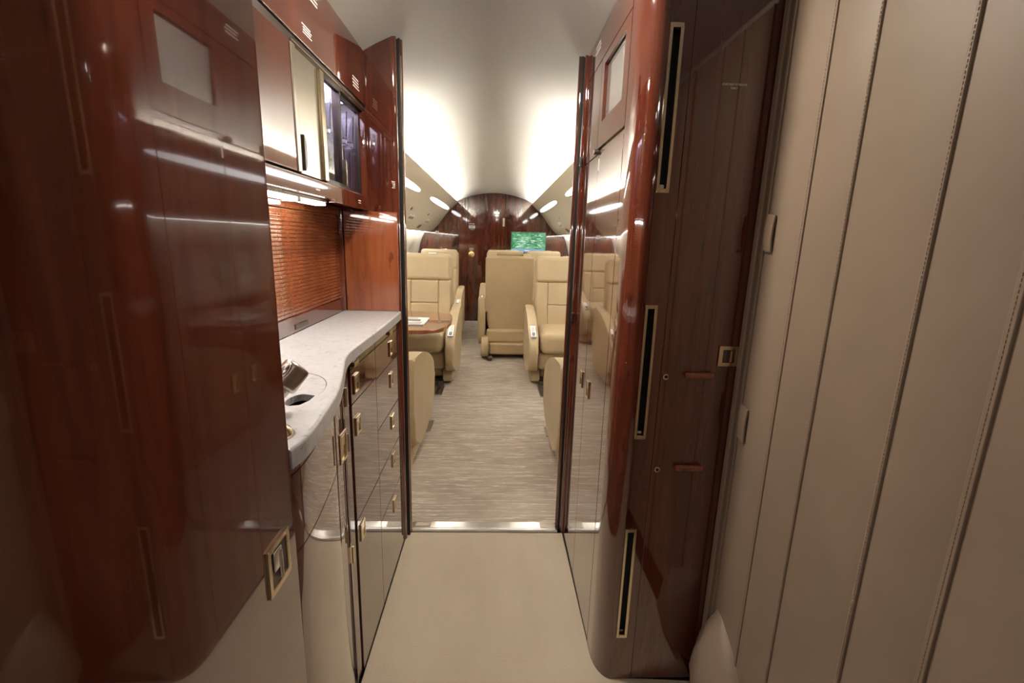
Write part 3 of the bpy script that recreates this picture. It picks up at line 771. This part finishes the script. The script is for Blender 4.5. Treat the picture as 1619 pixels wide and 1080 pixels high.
# storage door on the front
fd = obj('front_door', bx(.4168, .98, FY, FY+.02, .004, 1.865, bev=.0012, seg=1), 'wood', wd, True)
def facing(x, z, y): return Matrix.Translation((x, y, z)) @ Matrix.Rotation(PI/2, 4, 'X')
text_mesh('placard_text', 'CURTAIN STORAGE', .0062, 'white_print', fd, facing(.5175, 1.5985, FY-.0006))
text_mesh('placard_text', 'ONLY', .0062, 'white_print', fd, facing(.5175, 1.5910, FY-.0006))
for z in (.925, .672):
    bm = nb(); lathe(bm, [(.0,.0),(.0032,-.001),(.0040,-.0055),(.0078,-.006),(.0088,-.003),(.0088,0)], 20, (.4285 if z > .8 else .4305, FY, z), 'y')
    lk = tag(obj('lock', bm, 'gold', fd, True), 'small round lock')
    obj('keyhole', lathe(nb(), [(.0038,-.0064),(.0038,-.0058)], 14, (.4285 if z > .8 else .4305, FY, z), 'y'), 'black', fd)
for z in (.931, .679):
    bm = bx(.476, .549, FY-.016, FY-.0005, z-.0075, z+.0075, bev=.005, seg=3)
    tag(obj('pull_bar', bm, 'wood_lit', fd, True), 'horizontal wooden pull')
bm = plate_holes(nb(), 'y', FY-.004, .0038, .557, .605, .955, 1.006, [(.567, .597, .964, .997)])
lp = tag(obj('latch_plate', bm, 'gold', fd), 'square gold latch plate')
obj('latch_cup', bx(.5665, .5975, FY-.0018, FY-.0003, .9635, .9975), 'dark_metal', fd)
obj('latch_bolt', (lambda b: cyl(b, (.586, FY-.0035, .966), (.586, FY-.0035, .995), .0045, 14))(nb()), 'chrome', fd, True)
# aisle side doors
G = .0013
bm = plate_holes(nb(), 'x', RX, .02, 1.250+G, 1.580-G, 1.538+G, 1.800, [(1.302, 1.540, 1.612, 1.775)])
md = obj('monitor_door', bm, 'wood', wd)
tag(obj('screen', bx(RX+.010, RX+.013, 1.3025, 1.5395, 1.6125, 1.7745), 'monitor_glass', md), 'recessed grey screen')
obj('screen_edge', plate_holes(nb(), 'x', RX+.0095, .004, 1.3022, 1.5398, 1.6122, 1.7748, [(1.306, 1.536, 1.616, 1.771)]), 'black', md)
obj('header', bx(RX, RX+.02, 1.250+G, 1.808, 1.803, 1.90), 'wood', wd)
nd = obj('upper_door', bx(RX, RX+.02, 1.580+G, 1.808, 1.521+G, 1.800, bev=.001, seg=1), 'wood', wd, True)
obj('groove', bx(RX+.006, RX+.02, 1.250+G, 1.578, 1.5215, 1.5375), 'wood', wd)
obj('knob', (lambda b: cyl(b, (RX-.012, 1.572, 1.5295), (RX+.006, 1.572, 1.5295), .0085, 14, bev=.002))(nb()), 'dark_metal', wd, True)
for (y0, y1, hy) in ((1.250, 1.545, 1.478), (1.545, 1.808, 1.598)):
    o = obj('lower_door', bx(RX, RX+.02, y0+G, y1-G, .006, 1.519, bev=.001, seg=1), 'wood', wd, True)
    flush_pull('handle', o, RX, hy, .770, .034, .060, -1)
pl = obj('tag', bx(RX-.0006, RX, 1.535, 1.5433, 1.47, 1.505), 'white_plastic', wd)
placard(wd, 'x', RX, 1.62, 1.70, 1.845, 1.875, 3, out=-.0006)

# ------------------------------------------------------------------ right: curtain
KX = .615
cu = thing('folding_curtain', 'taupe leather folding curtain with stitched upright seams beside the wardrobe', 'curtain', (KX, .5, 0))
ysm = [1.108, .940, .829, .648, .526, .37, .235, .06, -.09, -.26, -.42, -.60, -.80]
ZT, ZB = 1.78, .10
xs = {0:0, 1:-.004, 2:-.002, 3:-.010, 4:-.004, 5:-.012, 6:-.004, 7:-.012, 8:-.004, 9:-.012, 10:-.004, 11:-.012, 12:-.004}
stitch = nb()
for i in range(len(ysm)-1):
    ya, yb = ysm[i]-.0015, ysm[i+1]+.0015
    xa, xb = KX+xs[i], KX+xs[i+1]
    step = 0
    if i in (2, 4, 6, 8, 10): xb = xb + .006                      # tucked behind its neighbour
    bm = nb(); n = 10; front = []
    for k in range(n+1):
        t_ = k/n; x = xa + (xb-xa)*t_ - .003*math.sin(PI*t_)**.8
        front.append((x, ya + (yb-ya)*t_))
    pts = front + [(p[0]+.010, p[1]) for p in front[::-1]]
    A, B, f = prism(bm, pts, 'z', ZB, ZT)
    obj('panel', bm, 'taupe_leather', cu, True, 50)
    # piping and stitches along the seam
    if 1 <= i+1 <= 8:
        y = ysm[i+1]; x = KX+xs[i+1]
        if i+1 == 1:
            bm = bx(x-.0035, x+.003, y-.002, y+.002, ZB, ZT, bev=.0015)
        else:
            w_ = .004 if i+1 == 2 else (.005 if i+1 == 3 else .0075)
            bm = bx(x-.0042, x+.004, y-w_, y+w_*.6, ZB, ZT, bev=.0018)
        o = obj('seam', bm, 'taupe_leather', cu, True, 50)
        z = ZB+.01; yo = (-.0014,) if i+1 > 1 else (.004,)
        while z < ZT-.01:
            for d in yo: box(stitch, x-.0050 if i+1 > 1 else x-.004, x-.0038 if i+1 > 1 else x-.003, y+d-.0006, y+d+.0006, z, z+.0038)
            z += .0066
tag(obj('stitching', stitch, 'taupe_dark', cu), 'rows of small stitches', kind='stuff')
# leading edge hem
obj('hem', bx(KX-.011, KX+.012, 1.092, 1.112, ZB+.02, ZT, bev=.004, seg=3), 'taupe_leather', cu, True)
obj('hem_seam', bx(KX-.0085, KX, 1.070, 1.0725, ZB+.1, ZT, bev=.001, seg=1), 'taupe_leather', cu, True)
def tab(zc, h_, lift):
    bm = nb(); n = 8; f_ = []
    for k in range(n+1):
        t_ = k/n; f_.append((KX-.006-lift*math.sin(PI*t_)-.004, zc-h_/2+h_*t_))
    pts = f_ + [(p[0]+.0035, p[1]) for p in f_[::-1]]
    prism(bm, pts, 'y', 1.052, 1.082) if False else None
    A = [bm.verts.new((p[0], 1.036, p[1])) for p in pts]; B = [bm.verts.new((p[0], 1.066, p[1]+.004)) for p in pts]
    bm.faces.new(A); bm.faces.new(B[::-1])
    for k in range(len(pts)): bm.faces.new((A[k], B[k], B[(k+1)%len(pts)], A[(k+1)%len(pts)]))
    tag(obj('strap_tab', bm, 'taupe_leather', cu, True, 40), 'small upright leather loop')
tab(1.278, .080, .003); tab(.825, .085, .0025)
# gathered pouch at the foot of the curtain
bm = nb(); rings = []; nn = 28
for (z, rx, ry, ox, oy) in ((.012,.030,.07,0,0), (.04,.052,.10,0,0), (.09,.060,.112,-.004,0), (.15,.058,.108,-.004,.002), (.20,.047,.094,-.002,.010), (.25,.030,.065,.004,.028), (.285,.014,.030,.008,.048), (.305,.004,.008,.012,.066)):
    ring = []
    for k in range(nn):
        a = 2*PI*k/nn; wob = 1 + .07*math.sin(5*a+z*30) + .05*math.sin(9*a-z*50)
        ring.append(bm.verts.new((KX-.006+ox+rx*wob*math.cos(a), .985+oy+ry*wob*math.sin(a), z)))
    rings.append(ring)
for a, b_ in zip(rings[:-1], rings[1:]):
    for k in range(nn): bm.faces.new((a[k], a[(k+1)%nn], b_[(k+1)%nn], b_[k]))
bm.faces.new(rings[0]); bm.faces.new(rings[-1])
po = tag(obj('gathered_hem', bm, 'taupe_leather', cu, True, 80), 'bunched leather at the foot of the curtain')

# ------------------------------------------------------------------ vestibule behind the camera
struct(obj('wall_back', bx(-.76, .74, Y_BACK-.03, Y_BACK, -.03, 1.99), 'wood', None), 'dark wood bulkhead at the cockpit end of the galley', 'wall')
struct(obj('wall_left_entry', bx(-.79, -.765, Y_BACK, 1.755, -.03, 1.99), 'panel_cream', None), 'cream hull lining behind the tall closet', 'wall')
struct(obj('wall_right_entry', bx(.675, .70, Y_BACK, 1.10, -.03, 1.99), 'panel_cream', None), 'cream entry lining behind the folding curtain', 'wall')
for k, (x, y) in enumerate(((-.03, 1.22), (-.03, -.45))):
    d = thing('dome_light', 'round frosted ceiling lamp over the entry, %s' % ('between worktop and wardrobe' if k == 0 else 'near the cockpit bulkhead'), 'light', (x, y, 1.96))
    z = ceil_z(x, y)
    obj('ring', lathe(nb(), [(.075,-.002),(.095,-.002),(.095,-.012),(.088,-.016),(.075,-.014)], 28, (x, y, z)), 'chrome', d, True)
    obj('diffuser', lathe(nb(), [(.074,-.003),(.074,-.010),(.05,-.020),(.01,-.024)], 28, (x, y, z)), 'dome_front_glow' if k == 0 else 'dome_glow', d, True)

# ------------------------------------------------------------------ seats
def rb(x0, x1, y0, y1, z0, z1, b_, seg=3): return bx(x0, x1, y0, y1, z0, z1, bev=b_, seg=seg)
def shear(bm, z0, k):           # lean back: y += k*(z-z0)
    for v in bm.verts: v.co.y += k*max(0, v.co.z-z0)
    return bm
def make_seat(rear=False):
    root = thing('club_seat', '', 'seat')
    W = .24                                                       # half width between the arms
    obj('plinth', rb(-.20, .20, .30, .86, .045, .17, .02), 'seat_trim', root, True)
    obj('seat_frame', rb(-.235, .235, .12, .82, .16, .315, .035), 'cream_leather', root, True)
    for s_ in (-1, 1):
        f_ = obj('floor_fitting', rb(s_*.19-.025, s_*.19+.025, .16, .95, .0005, .045, .008), 'dark_metal', root, True)
    bm = nb(); box(bm, -.228, .228, .02, .60, .318, .50, bev=.055, seg=4)
    for v in bm.verts:
        if v.co.z > .45: v.co.z += .012*math.cos(v.co.x/.228*PI/2) - .05*max(0, v.co.y-.3)
    obj('seat_cushion', bm, 'cream_leather', root, True, 60)
    lean = .20
    # back shell and cushions
    obj('back_shell', shear(rb(-.245, .245, .66, .755, .20, 1.085, .045, 4), .45, lean*.75), 'cream_leather', root, True, 60)
    hr = obj('headrest', shear(rb(-.232, .232, .530, .68, .865, 1.105, .038, 4), .45, lean), 'cream_leather', root, True, 60)
    obj('seam', shear(rb(-.091, -.087, .5345, .56, .89, 1.06, .001, 1), .45, lean), 'seat_trim', hr)
    for s_ in (-1, 1):
        a, b_ = sorted((s_*.236, s_*.126))
        obj('side_bolster', shear(rb(a, b_, .520, .68, .46, .868, .016, 4), .45, lean), 'cream_leather', root, True, 60)
    obj('back_cushion', shear(rb(-.127, .127, .528, .68, .665, .868, .012, 3), .45, lean), 'cream_leather', root, True, 60)
    obj('lumbar_cushion', shear(rb(-.127, .127, .526, .68, .46, .664, .012, 3), .45, lean), 'cream_leather', root, True, 60)
    obj('headrest_release', shear(rb(.02, .10, .58, .62, 1.103, 1.112, .003, 2), .45, lean), 'chrome', hr, True)
    # rear leather cover
    if rear:
        obj('rear_cover', shear(rb(-.25, .25, .752, .775, .49, 1.07, .012), .45, lean*.75), 'cream_leather', root, True, 60)
        bm = nb(); n = 16; rows = []
        for j, z in enumerate((.485, .42, .34, .26, .20)):
            row = []
            for k in range(n+1):
                x = -.25+.5*k/n; fold = .014*math.sin(k*.9+j*.7)*math.exp(-((k-2)/3)**2)
                row.append((x*(1-.04*j/4), .762 + fold*(1 if 0 < j < 4 else 0), z))
            rows.append(row)
        V = [[bm.verts.new(p) for p in r] for r in rows]
        for a, b_ in zip(V[:-1], V[1:]):
            for k in range(n): bm.faces.new((a[k], a[k+1], b_[k+1], b_[k]))
        bmesh.ops.solidify(bm, geom=bm.faces[:], thickness=.012)
        obj('rear_skirt', bm, 'cream_leather', root, True, 60)
        obj('lower_skirt', rb(-.235, .235, .74, .785, .075, .205, .012), 'cream_leather', root, True)
        obj('head_roll', cyl(nb(), (-.135, .880, 1.112), (.135, .880, 1.112), .023, 18, bev=.006), 'cream_leather', root, True)
    prof = [(.0,.27),(.0,.37),(.045,.435),(.16,.505),(.35,.575),(.55,.62),(.74,.635),(.80,.60),(.80,.25),(.70,.13),(.45,.10),(.20,.13),(.06,.19)]
    pp = smoothpath([(a, b_, 0) for a, b_ in prof], 3, True)
    for s_ in (-1, 1):
        a, b_ = sorted((s_*.245, s_*.325)); bm = nb()
        A, B, f = prism(bm, [(p.x, p.y) for p in pp], 'x', a, b_); bevel_caps(bm, A, B, .022, 4)
        ar = obj('armrest', bm, 'cream_leather', root, True, 60)
        def slab(name, mat, y0, y1, w_, o):
            # small plate lying on the sloped front of the arm
            p0 = Vector((y0, .505 + (y0-.16)*.368)); p1 = Vector((y1, .505 + (y1-.16)*.368))
            nrm = Vector((-.345, .94)); bm = nb(); xm = s_*.285
            q = [(p0+nrm*-.012), (p1+nrm*-.012), (p1+nrm*o), (p0+nrm*o)]
            prism(bm, [(v.x, v.y) for v in q], 'x', xm-w_, xm+w_); obj(name, bm, mat, ar)
        slab('control_panel', 'chrome', .05, .21, .021, .006)
        slab('control_screen', 'black_gloss', .06, .11, .014, .0075)
        slab('control_keys', 'white_plastic', .12, .20, .015, .0075)
        fa_ = smoothpath([(.26,.015,0),(.22,.06,0),(.25,.13,0),(.34,.20,0),(.55,.23,0),(.88,.22,0),(.90,.03,0),(.6,.012,0)], 3, True)
        bm = nb(); A, B, f = prism(bm, [(p.x, max(.008, p.y)) for p in fa_], 'x', *sorted((s_*.205, s_*.285))); bevel_caps(bm, A, B, .014, 3)
        fo_ = obj('arm_fairing', bm, 'cream_leather', root, True, 60)
        obj('fairing_slot', bx(*sorted((s_*.284, s_*.2865)), .62, .72, .09, .15), 'seat_trim', fo_)
    return root
def copy_tree(o, parent=None):
    c = o.copy(); COL.objects.link(c); c.parent = parent
    for ch in o.children: copy_tree(ch, c)
    return c
A_ = make_seat(); R_ = make_seat(True)
seats = [(-.655, 3.70, 0, 'cream leather club seat facing the galley across the wooden table', A_),
         (.605, 3.74, 0, 'cream leather club seat facing the galley next to the seat showing its back', A_),
         (-.735, 3.10, 180, 'cream leather club seat turned away from the galley in front of the wooden table', A_),
         (.655, 3.02, 180, 'cream leather club seat turned away from the galley behind the wardrobe partition', A_),
         (-.745, 5.45, 0, 'cream leather club seat beside the brass door lock at the bulkhead', A_),
         (.10, 5.92, 0, 'cream leather club seat hidden behind the seat showing its back', A_),
         (.66, 5.96, 0, 'cream leather club seat in front of the map monitor', A_),
         (.135, 5.70, 180, 'cream leather club seat seen from behind with head roll', R_)]
used = set()
for x, y, rz, lab, src in seats:
    if src.name in used: o = copy_tree(src)
    else: o = src; used.add(src.name)
    o.location = (x, y, 0); o.rotation_euler = (0, 0, math.radians(rz)); tag(o, lab, 'seat', 'club seats')
    if y > 5.8:                                                  # the two far seats stand close: no arm between them
        sg = 1 if x < .3 else -1
        for ch in list(o.children):
            if ch.name.startswith('arm') and sum(v.co.x for v in ch.data.vertices)*sg > 0:
                for g in list(ch.children): bpy.data.objects.remove(g)
                bpy.data.objects.remove(ch)
# seat tracks on the floor
for i, (x, y0, y1) in enumerate(((-.445, 2.90, 3.08), (-.455, 3.62, 3.86), (.375, 2.83, 2.99), (.405, 3.62, 3.90))):
    bm = bx(x-.03, x+.03, y0, y1, .0004, .008, bev=.002)
    for k in range(4): cyl(bm, (x, y0+.04+k*(y1-y0-.08)/3, .008), (x, y0+.04+k*(y1-y0-.08)/3, .013), .008, 10)
    tag(obj('seat_track', bm, 'brushed_steel', None), 'short metal seat track ' + ('beside the seat turned to the table', 'at the foot of the seat across the table', 'beside the seat behind the wardrobe partition', 'at the foot of the seat beside the turned seat')[i], 'track', 'seat tracks')

# table with magazine
tbm = thing('fold_out_table', 'glossy wooden fold-out table between the two seats', 'table', (-.7, 3.25, .65))
top = smoothpath([(-.99,2.90,0),(-.99,3.62,0),(-.42,3.62,0),(-.345,3.55,0),(-.315,3.35,0),(-.318,3.10,0),(-.36,2.95,0),(-.46,2.885,0),(-.7,2.88,0)], 4, True)
bm = nb(); A, B, f = prism(bm, [(p.x, p.y) for p in top], 'z', .655, .68); bevel_caps(bm, A, B, .008, 3)
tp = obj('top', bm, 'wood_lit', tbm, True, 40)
obj('fold_line', bx(-.992, -.33, 3.252, 3.256, .680, .6806), 'black', tp)
obj('latch', bx(-.40, -.375, 3.18, 3.23, .680, .683, bev=.001), 'chrome', tp)
obj('arm', bx(-1.03, -.80, 3.20, 3.30, .60, .654, bev=.01), 'dark_metal', tbm)
mg = thing('magazine', 'glossy magazine lying on the wooden table', 'magazine', (-.56, 3.30, .68))
bm = bx(-.66, -.475, 3.05, 3.33, .6812, .6865); obj('pages', bm, 'paper', mg)
bm = bx(-.662, -.473, 3.048, 3.332, .6867, .6875); cv = obj('cover', bm, 'paper', mg)
for (a, b_, c_, d, mm) in ((-.65,-.50,3.06,3.15,'grey_print'), (-.64,-.52,3.18,3.24,'monitor_glass'), (-.65,-.55,3.27,3.31,'grey_print')):
    obj('cover_print', bx(a, b_, c_, d, .6875, .6879), mm, cv)

# map monitor on its stand
mo = thing('map_monitor', 'flat monitor showing a green moving map before the bulkhead', 'monitor', (.46, 6.95, 1.0))
TX0, TX1, TZ0, TZ1, TY = .205, .700, 1.083, 1.358, 6.95
obj('case', bx(TX0-.008, TX1+.008, TY, TY+.03, TZ0-.008, TZ1+.008, bev=.004), 'dark_metal', mo, True)
scn = obj('screen', bx(TX0, TX1, TY-.002, TY-.0002, TZ0, TZ1), 'map_screen', mo)
bm = nb()
for k in range(46):
    x = random.uniform(TX0+.02, TX1-.07); z = random.uniform(TZ0+.05, TZ1-.02); l = random.uniform(.02, .06)
    box(bm, x, x+l, TY-.0028, TY-.0021, z, z+random.choice((.003,.005)))
pth = [(.23,1.15),(.26,1.19),(.31,1.20),(.33,1.17),(.44,1.22),(.45,1.27),(.48,1.28),(.50,1.21),(.58,1.20),(.67,1.13)]
for (a, c_), (d, e_) in zip(pth[:-1], pth[1:]):
    cyl(bm, (a, TY-.0024, c_), (d, TY-.0024, e_), .0011, 6)
for x in (.22, .40, .56): box(bm, x, x+random.uniform(.05,.10), TY-.0028, TY-.0021, TZ0+.010, TZ0+.020)
tag(obj('map_marks', bm, 'map_mark', scn), 'white place names and route lines', kind='stuff')
obj('stand', bx(.40, .50, TY+.005, TY+.028, .78, TZ0-.009, bev=.004), 'chrome', mo)
cr = thing('credenza', 'low wooden credenza under the map monitor at the bulkhead', 'cabinet', (.5, 7.03, 0))
obj('body', bx(.17, .80, 6.925, Y_BULK-.014, .01, .755, bev=.004), 'wood', cr, True)
obj('top', bx(.16, .81, 6.915, Y_BULK-.014, .757, .779, bev=.004), 'wood_lit', cr, True)
